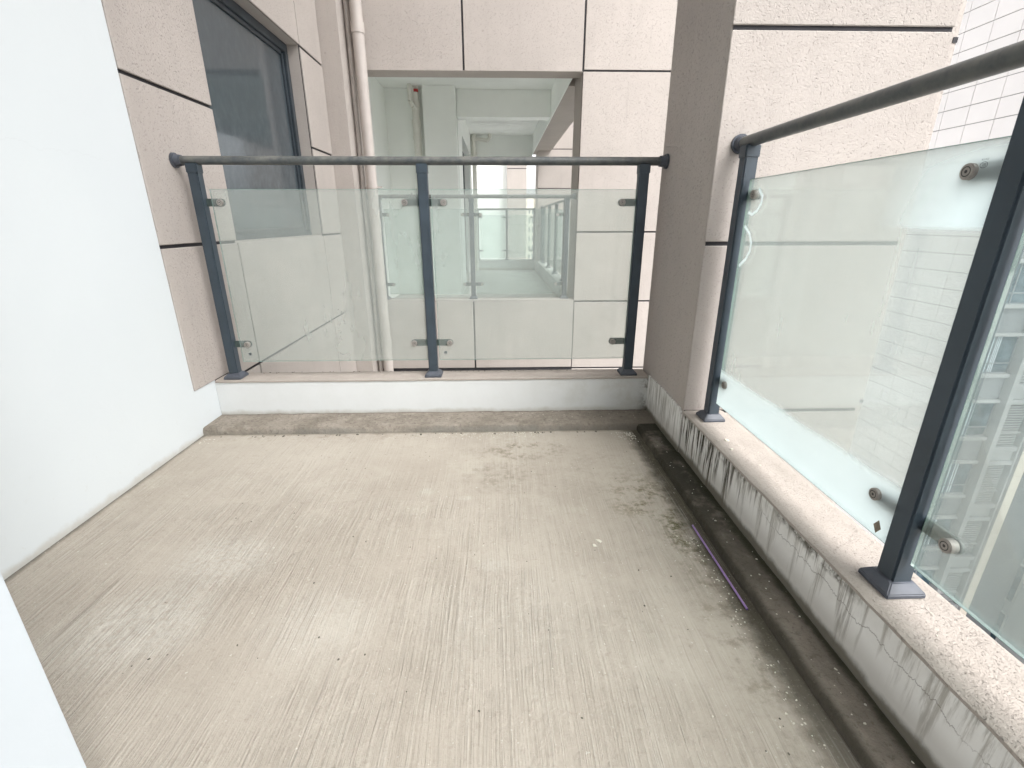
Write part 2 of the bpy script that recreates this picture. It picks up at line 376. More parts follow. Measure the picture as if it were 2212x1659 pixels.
def m_glare():  # pale see-through coat that carries the painted glare
    k = Mat('glare'); n = k.n; n.remove(k.b)
    at = n.new('ShaderNodeAttribute'); at.attribute_name = 'glare'
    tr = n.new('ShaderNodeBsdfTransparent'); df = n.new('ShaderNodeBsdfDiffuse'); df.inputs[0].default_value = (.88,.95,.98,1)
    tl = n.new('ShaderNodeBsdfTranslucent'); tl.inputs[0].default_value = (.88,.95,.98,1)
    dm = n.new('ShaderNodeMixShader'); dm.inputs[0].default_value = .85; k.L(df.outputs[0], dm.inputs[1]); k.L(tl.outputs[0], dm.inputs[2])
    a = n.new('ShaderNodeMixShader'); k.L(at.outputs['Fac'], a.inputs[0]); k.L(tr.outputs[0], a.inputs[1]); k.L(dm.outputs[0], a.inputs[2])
    k.L(a.outputs[0], k.out.inputs[0]); MT['glare'] = k.m
m_glare()

def m_window():
    k = Mat('window_glass'); d = k.ramp(k.noise(1., 6, .7, k.vec(16, 16, 11)), .35, .8); z = k.xyz()[2]
    low = k.ramp(z, 2.1, 1.1, .25, 1.)
    c = k.mix(k.math('MULTIPLY', k.math('MULTIPLY', d, low), .8), (.058,.073,.084), (.115,.137,.152))
    k.set(c, k.math('MULTIPLY_ADD', d, .10, .05), 0, .6); MT['window_glass'] = k.m
    k = Mat('b_glass'); d = k.ramp(k.noise(1.3, 5, .65), .4, .7)
    c = k.mix(d, (.045,.075,.095), (.13,.18,.21)); k.set(c, .12, 0, .6); MT['b_glass'] = k.m
m_window()

# ------------------------------------------------------------------ ground far below and our slab
g = MB(); g.box(-600, 1500, -600, 1500, -62.2, -62); structure('ground', g, MT['ground'])
f = MB(); f.box(-1.693, .915, -1.6, 2.69, -.12, 0); structure('balcony_floor', f, MT['floor'])
f = MB()
f.box(-2.05, 1.14, -1.74, 2.84, 6.0, 6.15)
structure('ceiling', f, MT['ceiling_paint'])  # unseen slab, height raised to let more light in
f = MB(); f.box(-2.05, 1.105, -1.74, 2.838, 6.155, 13.5)
structure('unseen_upper_wall', f, MT['plaster'])  # unseen storeys, added to block sky light over the gap
f = MB(); f.box(-1.95, 1.105, -1.62, 2.84, -.30, -.125); structure('floor_slab', f, MT['plaster'])

# ------------------------------------------------------------------ side wall with the window (x = -1.69)
XW = -1.69
sw = thing('side_wall', 'white painted wall turning to pink plaster panels with a dark window', 'wall', (XW, 2.5, 0))
b = MB(); b.box(-2.05, XW-.010, .40, 3.215, -6, 5.99); b.box(-2.05, XW-.010, 3.215, 4.805, -6, 1.02); b.box(-2.05, XW-.010, 3.215, 4.805, 2.585, 5.99); b.box(-2.05, XW-.010, 4.805, 5.355, -6, 5.99); b.box(-2.05, XW-.010, 2.845, 5.355, 5.99, 13.5)
part('wall_body', b, MT['plaster'], sw)
b = MB(); b.prism([(.40,-.12),(2.69,-.12),(2.69,.262),(2.488,.262),(2.488,5.99),(.40,5.99)], 0, XW-.0095, XW)
part('painted_face', b, MT['white_wall'], sw, label='smooth bluish white painted face')
b = MB(); b.box(XW-.0095, XW-.0075, 2.69, 3.213, -6, 5); b.box(XW-.0095, XW-.0075, 2.495, 2.69, .27, 5); b.box(XW-.0095, XW-.0075, 3.213, 4.807, -6, 1.018); b.box(XW-.0095, XW-.0075, 3.213, 4.807, 2.587, 5); b.box(XW-.0095, XW-.0075, 4.807, 5.353, -6, 5)
part('joint_backing', b, MT['joint'], sw)
def wpanel(poly): 
    b = MB(); b.prism(poly, 0, XW-.007, XW+.006); part('panel', b, MT['plaster'], sw, bevel=.003, seg=1)
def rect(a, b_, c, d): return [(a,c),(b_,c),(b_,d),(a,d)]
J = .009
ZJ = [-1.39, -.60, .21, 1.03, 1.79, 2.577, 3.36, 4.3]
wpanel([(2.491,.264),(2.848,.264),(2.848,.21+J),(3.213,.21+J),(3.213,1.03-J),(2.491,1.03-J)])
wpanel(rect(2.491, 3.213, 1.03+J, 1.79-J)); wpanel(rect(2.491, 3.213, 1.79+J, 2.577-J))
wpanel(rect(2.491, 4.804-J, 2.577+J, 3.36-J)); wpanel(rect(2.491, 4.804-J, 3.36+J, 4.3))
wpanel(rect(2.848, 3.213, -.60+J, .21-J)); wpanel(rect(2.848, 3.213, -1.39+J, -.60-J))
wpanel(rect(3.213+2*J, 4.804-J, .21+J, 1.03-J)); wpanel(rect(3.213+2*J, 4.804-J, -.60+J, .21-J)); wpanel(rect(3.213+2*J, 4.804-J, -1.39+J, -.60-J))
for a, c in zip(ZJ[:-1], ZJ[1:]): wpanel(rect(4.804+J, 5.353, a+J, c-J))
# window
wi = part('window', MB().box(-1.845, -1.79, 3.17, 4.80, 1.022, 1.075).box(-1.845, -1.79, 3.17, 4.80, 2.515, 2.583).box(-1.845, -1.79, 4.735, 4.80, 1.075, 2.515).box(-1.845, -1.79, 3.17, 3.235, 1.075, 2.515), MT['frame_dark'], sw, bevel=.004, label='dark aluminium window with dusty glass')
part('pane', MB().box(-1.835, -1.822, 3.235, 4.735, 1.075, 2.515), MT['window_glass'], wi)
part('glazing_bead', MB().box(-1.822, -1.808, 4.70, 4.735, 1.09, 2.50).box(-1.822, -1.808, 3.24, 4.70, 2.485, 2.515).box(-1.822, -1.808, 3.24, 4.70, 1.075, 1.10), MT['frame_dark'], wi, bevel=.003)
part('sill', MB().box(-1.79, -1.70, 3.217, 4.803, 1.0205, 1.030), MT['plaster'], wi)

# near return of the wall beside the camera
nb = MB(); nb.box(-1.692, -.736, .30, .587, -.1, 5.98)
solid('door_jamb_wall', nb, MT['jamb_paint'], 'white wall end of the doorway at the lower corner of the view', 'wall', (-1.2, .45, 0), bevel=.006)
nb = MB(); nb.box(-2.0, 1.135, -1.74, -1.625, -.1, 5.98)
structure('bounce_wall', nb, MT['white_paint'])  # unseen white wall behind the camera, added to bounce light

# ------------------------------------------------------------------ parapets and floor kerb
ZP = .262
fp = thing('front_parapet', 'low white parapet under the front glass railing', 'parapet', (-.39, 2.76, 0))
part('wall_body', MB().box(-1.69, .912, 2.683, 2.84, -.30, ZP-.012), MT['parapet_white'], fp, bevel=.004)
def bumpy_strip(x0, x1, y0, y1, z0, z1, nx, ny, amp, edge):
    """a coping slab whose top and edges wander a little"""
    mb = MB(); 
    for j in range(ny+1):
        for i in range(nx+1):
            x = x0+(x1-x0)*i/nx; y = y0+(y1-y0)*j/ny
            e = min(i, nx-i) if nx < ny else min(j, ny-j)
            h = amp*mnoise.noise(Vector((x*9, y*9, 3.3))) + .4*amp*mnoise.noise(Vector((x*40, y*40, 1.3)))
            z = z1 + h - (edge if e == 0 else 0)
            off = .003*mnoise.noise(Vector((x*14, y*14, 8.1))) if e == 0 else 0
            mb.v.append((x+(off if nx < ny else 0), y+(off if ny <= nx else 0), z))
    W = nx+1
    for j in range(ny):
        for i in range(nx): mb.f.append((j*W+i, j*W+i+1, (j+1)*W+i+1, (j+1)*W+i))
    # skirt
    ring = [i for i in range(W)] + [j*W+nx for j in range(1, ny+1)] + [ny*W+i for i in range(nx-1, -1, -1)] + [j*W for j in range(ny-1, 0, -1)]
    b0 = len(mb.v)
    for r in ring: mb.v.append((mb.v[r][0], mb.v[r][1], z0))
    n = len(ring)
    for q in range(n): mb.f.append((ring[q], b0+q, b0+(q+1) % n, ring[(q+1) % n]))
    mb.f.append(tuple(b0+q for q in range(n)))
    return mb
part('coping', bumpy_strip(-1.683, .908, 2.679, 2.843, ZP-.014, ZP, 220, 12, .0016, .005), MT['plaster_top'], fp, smooth=True)
rp = thing('side_parapet', 'low stained parapet with moss streaks beside the floor kerb', 'parapet', (1.01, .6, 0))
part('wall_body', MB().box(.912, 1.105, -1.60, 2.128, -.30, ZP-.012), MT['parapet_dirty'], rp, bevel=.004)
part('coping', bumpy_strip(.909, 1.110, -1.60, 2.130, ZP-.014, ZP, 16, 340, .0018, .005), MT['plaster_top'], rp, smooth=True)

def kerb(along, u0, u1, v0, v1, h, n, dirv):
    """swept kerb: wobbly arris, sloping face. along 'x': v is y (v0 = exposed face); along 'y': v is x"""
    mb = MB(); prof = [(0, -.004), (.003, .6*h), (.010, .93*h), (.024, h), (.5*(v1-v0), h*1.02), (v1-v0, h*1.05)]
    for i in range(n+1):
        u = u0+(u1-u0)*i/n
        wv = .007*mnoise.noise(Vector((u*3.1, h*100, .5))) + .004*mnoise.noise(Vector((u*19, 2.2, 5)))
        for k_, (dv, z) in enumerate(prof):
            hz = z + (.0035*mnoise.noise(Vector((u*13, k_*3.1, 9))) + .0015*mnoise.noise(Vector((u*55, k_*1.7, 4))) if k_ else 0)
            v = v0+dv + (wv*(1-dv/(v1-v0)))
            mb.v.append((u, v, hz) if along == 'x' else (v, u, hz))
    K = len(prof)
    for i in range(n):
        for k_ in range(K-1): mb.f.append((i*K+k_, (i+1)*K+k_, (i+1)*K+k_+1, i*K+k_+1))
    mb.f.append(tuple(range(K))); mb.f.append(tuple(n*K+k_ for k_ in reversed(range(K))))
    return mb
solid('floor_kerb', kerb('x', -1.690, .906, 2.480, 2.684, .0414, 300, 1), MT['curb'], 'grey raised concrete kerb along the white front parapet', 'kerb', (-.39, 2.58, 0), smooth=True)
solid('floor_kerb', kerb('y', -1.60, 2.486, .796, .914, .034, 460, 1), MT['curb_mossy'], 'dark mossy concrete kerb along the stained side parapet', 'kerb', (.85, .5, 0), smooth=True)

# ------------------------------------------------------------------ corner column (ours and the neighbour's twin)
def column(y0, y1, label, near):
    t = thing('corner_column', label, 'column', (1.3, y0, 0))
    part('column_body', MB().box(.914, 1.775, y0+.010, y1, -6, 5), MT['plaster'], t, bevel=.004)
    part('joint_backing', MB().box(.918, 1.786, y0+.0065, y0+.0095, -6, 4.9), MT['joint'], t)
    zs = [-.55, .257, 1.056, 1.855, 2.655, 3.45]
    for a, c in zip(zs[:-1], zs[1:]):
        part('panel', MB().box(.910, 1.788, y0-.004, y0+.006, a+.0085, c-.0085), MT['plaster_coarse' if near else 'plaster'], t, bevel=.003, seg=1)
    # set-back strip past the arris
    part('edge_strip', MB().box(1.774, 1.902, y0+.11, y1+.05, -5.9, 4.9), MT['plaster'], t)
    part('edge_joint', MB().box(1.885, 1.9045, y0+.107, y0+.1095, 1.845, 1.865).box(1.885, 1.9045, y0+.107, y0+.1095, .247, .267), MT['joint'], t)
    if near:
        part('skirting', MB().prism([(2.128,-.02),(2.682,-.02),(2.682,.268),(2.41,.272),(2.17,.262),(2.135,.235),(2.128,.21)], 0, .906, .9135), MT['skirt_dirty'], t, label='low band of stained white paint')
    return t
column(2.13, 2.83, 'brownish plaster corner column between the two near glass railings', True)

# ------------------------------------------------------------------ railings
def sub(name, me, mat, parent, loc):
    return link(name, me, mat, parent, loc)
POST = {}
def post_meshes(h):
    key = round(h, 3)
    if key in POST: return POST[key]
    w = .0265
    p = MB().box(-w, w, -w, w, .02, h).mesh('post', bevel=.005, smooth=True)
    capm = MB().box(-w-.003, w+.003, -w-.003, w+.003, h-.045, h+.003).mesh('sleeve', bevel=.004, smooth=True)
    b = MB(); s0, s1, s2 = .049, .047, .031
    rings = [(.050, 0), (.050, .013), (.045, .018), (.030, .034)]
    for s, z in rings: b.v += [(-s,-s,z),(s,-s,z),(s,s,z),(-s,s,z)]
    for i in range(3):
        for q in range(4): b.f.append((4*i+q, 4*i+(q+1) % 4, 4*i+4+(q+1) % 4, 4*i+4+q))
    b.f.append((3,2,1,0)); b.f.append((12,13,14,15))
    bp = b.mesh('base_plate', bevel=.0025, smooth=True)
    POST[key] = (p, capm, bp); return POST[key]
CL = {}
def clamp_meshes(side, simple=False):
    """local frame: u along the railing (x), interior is -y. arm lies behind the glass"""
    if (side, simple) in CL: return CL[(side, simple)]
    b = MB(); L = .083; r = .0195; n = 4 if simple else 10
    poly = [(0,-r),(L,-r)] + [(L+r*math.sin(math.pi*i/n), -r*math.cos(math.pi*i/n)) for i in range(1, n)] + [(L,r),(0,r)]
    poly = [(side*p, q) for p, q in poly]
    b.prism(poly, 1, .0055, .0135); arm = b.mesh('clamp', bevel=0 if simple else .0015, seg=1)
    c = MB(); c.cyl((side*L,.006,0),(side*L,-.0165,0), .0165, n=20 if not simple else 10)
    bolt = c.mesh('bolt', bevel=0 if simple else .002, smooth=True)
    d = MB(); 
    n = 24; c0 = (side*L, -.0168, 0)
    for rr, yy in ((.0105, -.0169), (.0085, -.0169)):
        for i in range(n): d.v.append((side*L+rr*math.cos(2*math.pi*i/n), yy, rr*math.sin(2*math.pi*i/n)))
    for i in range(n): j = (i+1) % n; d.f.append((i, j, n+j, n+i))
    bb = len(d.v); d.v += [(side*L+.0038*math.cos(2*math.pi*i/6), -.0169, .0038*math.sin(2*math.pi*i/6)) for i in range(6)]; d.f.append(tuple(bb+i for i in range(6)))
    rec = d.mesh('bolt_socket')
    CL[(side, simple)] = (arm, bolt, rec); return CL[(side, simple)]

def railing(label, ax, base, posts, rail, panels, zc=(1.248, .466), flanges=(True, True), simple=False, group=None, zg=(.362, 1.313), rz=1.4535, rr=.0215):
    """ax 'x': runs along +X, interior -Y.  ax 'y': runs along +Y, interior -X.  base = world point of the local origin"""
    rot = 0. if ax == 'x' else math.radians(90)
    t = thing('glass_railing', label, 'railing', base, group)
    # local frame u along run, interior -y (ax x) ; for ax y rotate +90deg about z and mirror so that interior stays -X:
    # rot 90: local +x -> world +Y, local -y -> world +X ; we need interior -X, so run local x along -Y instead
    t.rotation_euler = (0, 0, 0 if ax == 'x' else -math.radians(90))
    sgn = 1 if ax == 'x' else -1
    lu = lambda u: sgn*(u - (base[0] if ax == 'x' else base[1]))
    zb = base[2]
    def P(name, me, mat, par, loc=(0,0,0)): return link(name, me, MT[mat], par, loc)
    a, b_ = lu(rail[0]), lu(rail[1]); lo, hi = min(a, b_), max(a, b_)
    r = MB().cyl((lo,0,rz-zb), (hi,0,rz-zb), rr, n=32); P('handrail', r.mesh('handrail', smooth=True), 'rail', t)
    for on, u, s in ((flanges[0], a, 1 if a < b_ else -1), (flanges[1], b_, -1 if a < b_ else 1)):
        if on:
            f = MB().cyl((u,0,rz-zb), (u+s*.012,0,rz-zb), .037, n=28).cyl((u+s*.012,0,rz-zb), (u+s*.042,0,rz-zb), .030, .0265, n=28)
            P('flange', f.mesh('flange', smooth=True), 'base_metal', t)
    pm = post_meshes(rz-rr*.85-zb)
    for u in posts:
        p = P('post', pm[0], 'post_metal', t, (lu(u), 0, 0))
        P('sleeve', pm[1], 'post_metal', p); P('base_plate', pm[2], 'base_metal', p)
    GP = []
    for (u0, u1) in panels:
        x0, x1 = sorted((lu(u0), lu(u1)))
        gp = P('glass_panel', MB().box(x0, x1, -.005, .005, zg[0]-zb, zg[1]-zb).mesh('glass_panel'), 'glass_clean' if simple else 'glass', t); GP.append(gp)
        e = MB(); 
        e.box(x0-.0012, x0-.0002, -.0046, .0046, zg[0]-zb, zg[1]-zb); e.box(x1+.0002, x1+.0012, -.0046, .0046, zg[0]-zb, zg[1]-zb)
        e.box(x0, x1, -.0046, .0046, zg[1]-zb+.0002, zg[1]-zb+.0014); e.box(x0, x1, -.0046, .0046, zg[0]-zb-.0014, zg[0]-zb-.0002)
        P('polished_edge', e.mesh('polished_edge'), 'glass_edge', gp)
        for z in zc:
            for side, xe in ((1, x0), (-1, x1)):
                px = min((lu(u) for u in posts), key=lambda q: abs(q-xe))
                if abs(px-xe) > .12: continue
                arm, bolt, rec = clamp_meshes(side, simple)
                c = P('clamp', arm, 'clamp_metal', t, (px+side*.022, 0, z-zb))
                bo = P('bolt', bolt, 'bolt_steel', c)
                if not simple: P('bolt_socket', rec, 'bolt_dark', c)
    return t, GP
fr, frG = railing('front glass railing with two panels across the end of the balcony', 'x', (-.39, 2.74, ZP),
        [-1.588, -.398, .788], (-1.685, .912), [(-1.527, -.431), (-.357, .757)])
rr_, rrG = railing('side glass railing on the stained parapet, running towards the viewer', 'y', (1.003, 1.0, ZP),
        [2.032, .946, -.14], (2.126, -1.6), [(1.985, .983), (.908, -.10)], flanges=(True, False), zg=(.357, 1.305), rz=1.4505, rr=.023)

# bright glare painted onto the side glass: a band along the foot, a patch at the top near corner, two arcs
def glare_band(y, z):
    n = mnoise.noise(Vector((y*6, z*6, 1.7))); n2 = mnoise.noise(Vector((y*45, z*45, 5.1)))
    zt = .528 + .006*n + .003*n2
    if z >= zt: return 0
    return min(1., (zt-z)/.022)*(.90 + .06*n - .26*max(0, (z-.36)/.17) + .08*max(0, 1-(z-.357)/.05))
def glare_patch(y, z):
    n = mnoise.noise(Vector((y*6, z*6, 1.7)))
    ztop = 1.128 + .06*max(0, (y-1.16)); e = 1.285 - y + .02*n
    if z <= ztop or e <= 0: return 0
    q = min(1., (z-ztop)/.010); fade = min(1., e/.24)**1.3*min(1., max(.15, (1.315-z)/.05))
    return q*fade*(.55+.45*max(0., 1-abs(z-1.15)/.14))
def glare_arc(pts, wd):
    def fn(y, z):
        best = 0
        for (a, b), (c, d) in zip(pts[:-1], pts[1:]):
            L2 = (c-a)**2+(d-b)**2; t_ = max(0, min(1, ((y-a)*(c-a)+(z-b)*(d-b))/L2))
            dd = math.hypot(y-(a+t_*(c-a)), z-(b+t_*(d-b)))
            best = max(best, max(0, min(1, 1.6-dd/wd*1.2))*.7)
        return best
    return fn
def glare_mesh(gp, fn, u0, u1, w0, w1, nu, nw, label):
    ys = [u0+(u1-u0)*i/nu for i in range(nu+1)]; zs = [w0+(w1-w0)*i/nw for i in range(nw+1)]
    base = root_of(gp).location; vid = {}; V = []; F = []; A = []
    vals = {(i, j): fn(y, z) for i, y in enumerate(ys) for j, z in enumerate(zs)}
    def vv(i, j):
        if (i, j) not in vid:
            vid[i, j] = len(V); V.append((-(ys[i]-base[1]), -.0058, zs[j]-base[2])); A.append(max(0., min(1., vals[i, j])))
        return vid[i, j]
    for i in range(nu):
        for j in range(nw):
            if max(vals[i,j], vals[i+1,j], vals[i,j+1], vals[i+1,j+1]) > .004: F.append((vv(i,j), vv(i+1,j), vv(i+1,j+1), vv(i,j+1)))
    me = bpy.data.meshes.new('painted_glare'); me.from_pydata(V, [], F); me.update()
    at = me.attributes.new('glare', 'FLOAT', 'POINT'); at.data.foreach_set('value', A)
    o = link('painted_glare', me, MT['glare'], gp); o['label'] = label
rrG[1].data.materials[0] = MT['glass_clean']
glare_mesh(rrG[0], glare_band, .985, 1.983, .358, .55, 160, 40, 'milky blue band of painted glare along the foot of the glass')
glare_mesh(rrG[0], glare_patch, .985, 1.32, 1.11, 1.304, 60, 40, 'milky blue patch of painted glare at the top corner of the glass')
glare_mesh(rrG[0], glare_arc([(1.965,1.129),(1.922,1.102),(1.899,1.068),(1.901,1.037),(1.924,1.005),(1.964,.978)], .0075), 1.88, 1.983, .96, 1.15, 40, 70, 'white arc of painted glare and smear')
glare_mesh(rrG[0], glare_arc([(1.901,1.264),(1.871,1.239),(1.872,1.213),(1.894,1.188),(1.927,1.175),(1.953,1.182)], .007), 1.85, 1.983, 1.155, 1.285, 50, 50, 'white arc of painted glare and smear below the upper clamp')

# makers' marks on the glass
def flat_ring(mb, cx, cz, rx, rz_, wd, y, a0=0, a1=2*math.pi, n=28):
    b = len(mb.v)
    for i in range(n+1):
        t_ = a0+(a1-a0)*i/n
        for s in (0, wd): mb.v.append((cx+(rx-s)*math.cos(t_), y, cz+(rz_-s)*math.sin(t_)))
    for i in range(n): mb.f.append((b+2*i, b+2*i+1, b+2*i+3, b+2*i+2))
def text_mesh(s, size, mirror, loc):
    cu = bpy.data.curves.new('mark_text', 'FONT'); cu.body = s; cu.size = size; cu.align_x = 'CENTER'
    o = bpy.data.objects.new('tmp', cu); C.objects.link(o)
    dg = bpy.context.evaluated_depsgraph_get(); me = bpy.data.meshes.new_from_object(o.evaluated_get(dg))
    bpy.data.objects.remove(o)
    for v in me.vertices:
        x, y = v.co.x, v.co.y; v.co = (loc[0]+(-x if mirror else x), loc[1], loc[2]+y)
    return me
# local x of side railing = -(y-1.0); interior is local -y
mk = MB(); cx, cz = -(1.0265-1.0), 1.2585-ZP
flat_ring(mk, cx, cz, .0085, .0062, .0011, -.0062)
for q in (-.0028, 0, .0028): flat_ring(mk, cx+q-.0008, cz, .0026, .0034, .0009, -.0062, -math.pi/2, math.pi/2, 10)
o = link('certification_mark', mk.mesh('certification_mark'), MT['ink'], rrG[0]); o['label'] = 'small oval certification mark reading CCC, seen in reverse'
o = link('mark_text', text_mesh('E002238', .0045, True, (cx, -.0062, cz+.009)), MT['ink'], rrG[0])
for gi, lx in ((0, -1.478), (1, -.320)):
    mk = MB(); x = lx+.39; z = .409-ZP
    flat_ring(mk, x, z, .0095, .0062, .0045, -.0056); flat_ring(mk, x+.001, z+.0005, .003, .0018, .0018, -.0056, n=10)
    mk.v += [(x-.0095,-.0056,z-.0105),(x+.0105,-.0056,z-.0105),(x+.0105,-.0056,z-.0085),(x-.0095,-.0056,z-.0085)]; b = len(mk.v); mk.f.append((b-4,b-3,b-2,b-1))
    link('maker_mark', mk.mesh('maker_mark'), MT['ink'], frG[gi])
mk = MB(); mk.v += [(-.543-.006,-.0056,.1375),(-.543+.006,-.0056,.1375),(-.543+.006,-.0056,.140),(-.543-.006,-.0056,.140)]; mk.f.append((0,1,2,3)); link('scuff', mk.mesh('scuff'), MT['ink'], frG[0])
st = MB(); st.prism([(0,-.019),(.012,0),(0,.019),(-.012,0)], 1, -.0075, -.0056)
o = link('sticker', st.mesh('sticker'), MT['sticker'], rrG[0], (-(1.022-1.0), 0, .385-ZP)); o['label'] = 'small brown diamond sticker'

# ------------------------------------------------------------------ facing wall across the gap (y = 5.65)
YO = 5.65
ow = thing('facing_wall', 'pink panelled wall across the gap with an opening onto the next balcony', 'wall', (-.3, YO, 0))
b = MB(); b.box(-1.50, .905, YO+.010, YO+.25, 2.624, 13.5); b.box(.905, 3.4, YO+.010, YO+.55, -6, 13.5); b.box(-1.50, .905, YO+.010, YO+.20, -1.6, .25); b.box(-2.05, -1.50, YO+.010, YO+.25, -6, 13.5)
part('wall_body', b, MT['plaster'], ow)
b = MB(); b.box(-1.50, .903, YO+.007, YO+.0095, 2.63, 5.4); b.box(.903, 3.3, YO+.007, YO+.0095, -6, 5.4); b.box(-1.50, .903, YO+.007, YO+.0095, -1.58, .24); part('joint_backing', b, MT['joint'], ow)
def opanel(x0, x1, z0, z1): part('panel', MB().box(x0, x1, YO-.004, YO+.0065, z0, z1), MT['plaster'], ow, bevel=.003, seg=1)
opanel(-1.50, -.334-.01, 2.621, 3.42); opanel(-.334+.01, .905-.01, 2.621, 3.42)
opanel(-1.50, -.334-.01, 3.44, 5.4); opanel(-.334+.01, .905-.01, 3.44, 5.4)
for a, c in ((-1.4,-.60), (-.60,.239), (.239,1.034), (1.034,2.63), (2.63,3.43), (3.43,5.4)): opanel(.907 if 0 < a < 2 else .905+.01, 3.3, a+.009, c-.009)
opanel(-1.50, -.298-.01, -.585, .252); opanel(-.298+.01, .928-.022, -.585, .252)
opanel(-1.50, .906, -1.4, -.625)  # joint above left wide, its dark backing standing in for soffit shade
part('coping', MB().box(-1.50, .903, YO-.004, YO+.205, .2525, .262), MT['plaster'], ow, bevel=.003)

# pilaster at the end of the side wall and the downpipes in its corner
solid('pilaster', MB().box(-2.05, -1.497, 5.362, YO+.005, -6, 5.5), MT['plaster'], 'plain brownish plaster pilaster beside the downpipes', 'pilaster', (-1.6, 5.5, 0), bevel=.005)
def downpipe(label, x, y, r, z0, z1, mat, joints, clips):
    t = thing('downpipe', label, 'pipe', (x, y, z0))
    part('pipe', MB().cyl((x,y,z0),(x,y,z1), r, n=24), MT[mat], t, smooth=True)
    for z in joints: part('coupling', MB().cyl((x,y,z-.05),(x,y,z+.05), r+.006, n=24), MT[mat], t, bevel=.003, smooth=True)
    for z in clips: part('bracket', MB().cyl((x,y,z-.010),(x,y,z+.010), r+.005, n=24).box(x-.012, x+.012, y, YO-.002, z-.009, z+.009).box(x+r, x+r+.055, y-.012, y-.009, z-.009, z+.006), MT['pipe_pink'], t)
downpipe('thick pinkish downpipe in the corner beside the pilaster', -1.357, 5.545, .0575, -6, 5.5, 'pipe_pink', (-.23, 2.95), (1.505,))
downpipe('thin pinkish pipe tucked behind the thick downpipe', -1.466, 5.605, .026, -6, 5.5, 'pipe_pink', (), (1.505, -.23))

# ------------------------------------------------------------------ the neighbour's balcony
f = MB(); f.box(-1.66, .918, YO+.2, 12.09, -.3, 0.0); structure('next_balcony_floor', f, m_plain('pale_screed', (.56,.56,.53), .9, var=.08, vscale=2.5))
nbk = thing('next_balcony', 'white painted inside of the next balcony with ceiling beams', 'balcony', (-.3, 8.0, 0))
part('ceiling', MB().box(-1.9, 1.195, YO+.25, 12.1, 3.012, 3.16), MT['ceiling_paint'], nbk)
part('inner_wall', MB().box(-1.9, -1.655, YO+.2, 8.0, -.3, 3.01), MT['white_inner'], nbk)
part('inner_wall', MB().box(-1.655, -.62, 8.0, 8.2, -.3, 3.01), MT['white_inner'], nbk)
part('pillar', MB().box(-1.078, -.60, 7.83, 7.998, -.02, 3.01), MT['white_inner'], nbk, bevel=.006)
b = MB(); b.box(-.9, -.60, 8.2, 9.05, -.3, 3.01); b.box(-.9, -.60, 9.05, 11.45, 2.56, 3.01); b.box(-.9, -.60, 11.45, 12.08, -.3, 3.01); part('inner_wall', b, MT['white_inner'], nbk)
dr = part('balcony_door', MB().box(-.78, -.73, 9.05, 9.11, 0, 2.56).box(-.78, -.73, 10.2, 10.27, 0, 2.56).box(-.78, -.73, 11.39, 11.45, 0, 2.56).box(-.78, -.73, 9.05, 11.45, 2.50, 2.56).box(-.78, -.73, 9.05, 11.45, 0, .06), MT['frame_dark'], nbk)
part('pane', MB().box(-.765, -.75, 9.11, 11.39, .06, 2.5), MT['window_glass'], dr)
part('cross_beam', MB().box(-.598, .82, 8.03, 8.26, 2.645, 3.01), MT['white_inner'], nbk, bevel=.004)
part('edge_beam', MB().box(.823, .835, YO+.26, 12.07, 2.627, 3.01), MT['white_inner'], nbk)
part('edge_beam', MB().box(.8355, 1.195, YO+.56, 12.07, 2.624, 3.2), MT['plaster'], nbk, label='pinkish outer edge beam')
part('end_lintel', MB().box(-.9, .82, 11.98, 12.10, 2.50, 3.01), MT['white_inner'], nbk)
part('side_parapet', MB().box(.916, 1.11, YO+.56, 11.42, -.3, .262), MT['parapet_white'], nbk, bevel=.004)
part('end_parapet', MB().box(-.9, .914, 12.02, 12.18, -.3, .252), MT['parapet_white'], nbk, bevel=.004)
part('front_parapet_lining', MB().box(-1.65, .903, YO+.2055, YO+.215, 0, .255), MT['white_inner'], nbk)
column(11.42, 12.12, 'small far corner column at the end of the next balcony', False)
railing('glass railing across the opening of the next balcony', 'x', (-.3, 5.755, ZP), [-1.36, -.300, .80], (-1.48, .895), [(-1.30, -.352), (-.262, .745)], zc=(1.225, .435), zg=(.325, 1.285), rz=1.42, rr=.021, simple=True)
railing('glass railing on the far side parapet of the next balcony', 'y', (1.018, 9.0, ZP), [6.35, 7.49, 8.62, 9.76, 10.91, 11.36], (YO+.56, 11.415), [(6.41, 7.43), (7.55, 8.56), (8.68, 9.70), (9.82, 10.85), (10.97, 11.30)], rz=1.45, simple=True)
railing('small far glass railing at the end of the next balcony', 'x', (.2, 12.1, ZP-.01), [-.486, .222, .895], (-.60, .913), [(-.43, .17), (.275, .84)], zg=(.30, 1.298), rz=1.43, simple=True)
# drain stack in the recess
t = thing('drain_stack', 'white drain pipe stack with couplings in the recess of the next balcony', 'pipe', (-1.185, 7.9, 0))
X, Y = -1.19, 7.90
part('pipe', MB().cyl((X,Y,0),(X,Y,3.01), .055, n=20), MT['pipe_white'], t, smooth=True)
for z, h in ((2.78,.03), (2.55,.025), (2.34,.022)): part('coupling', MB().cyl((X,Y,z-h),(X,Y,z+h), .066, n=20), MT['pipe_white'], t, bevel=.003, smooth=True)
part('coupling', MB().cyl((X,Y,2.35),(X,Y,2.55), .060, n=20), MT['pipe_white'], t, smooth=True)
part('branch', MB().path([(X-.055,Y-.12,3.01),(X-.055,Y-.12,2.80),(X-.03,Y-.10,2.74),(X+.01,Y-.05,2.72)], .032), MT['pipe_white'], t, smooth=True)
part('paint_mark', MB().cyl((X+.02,Y-.035,2.93),(X+.02,Y-.035,2.965), .035, n=12), MT['red_paint'], t, label='dab of red paint')
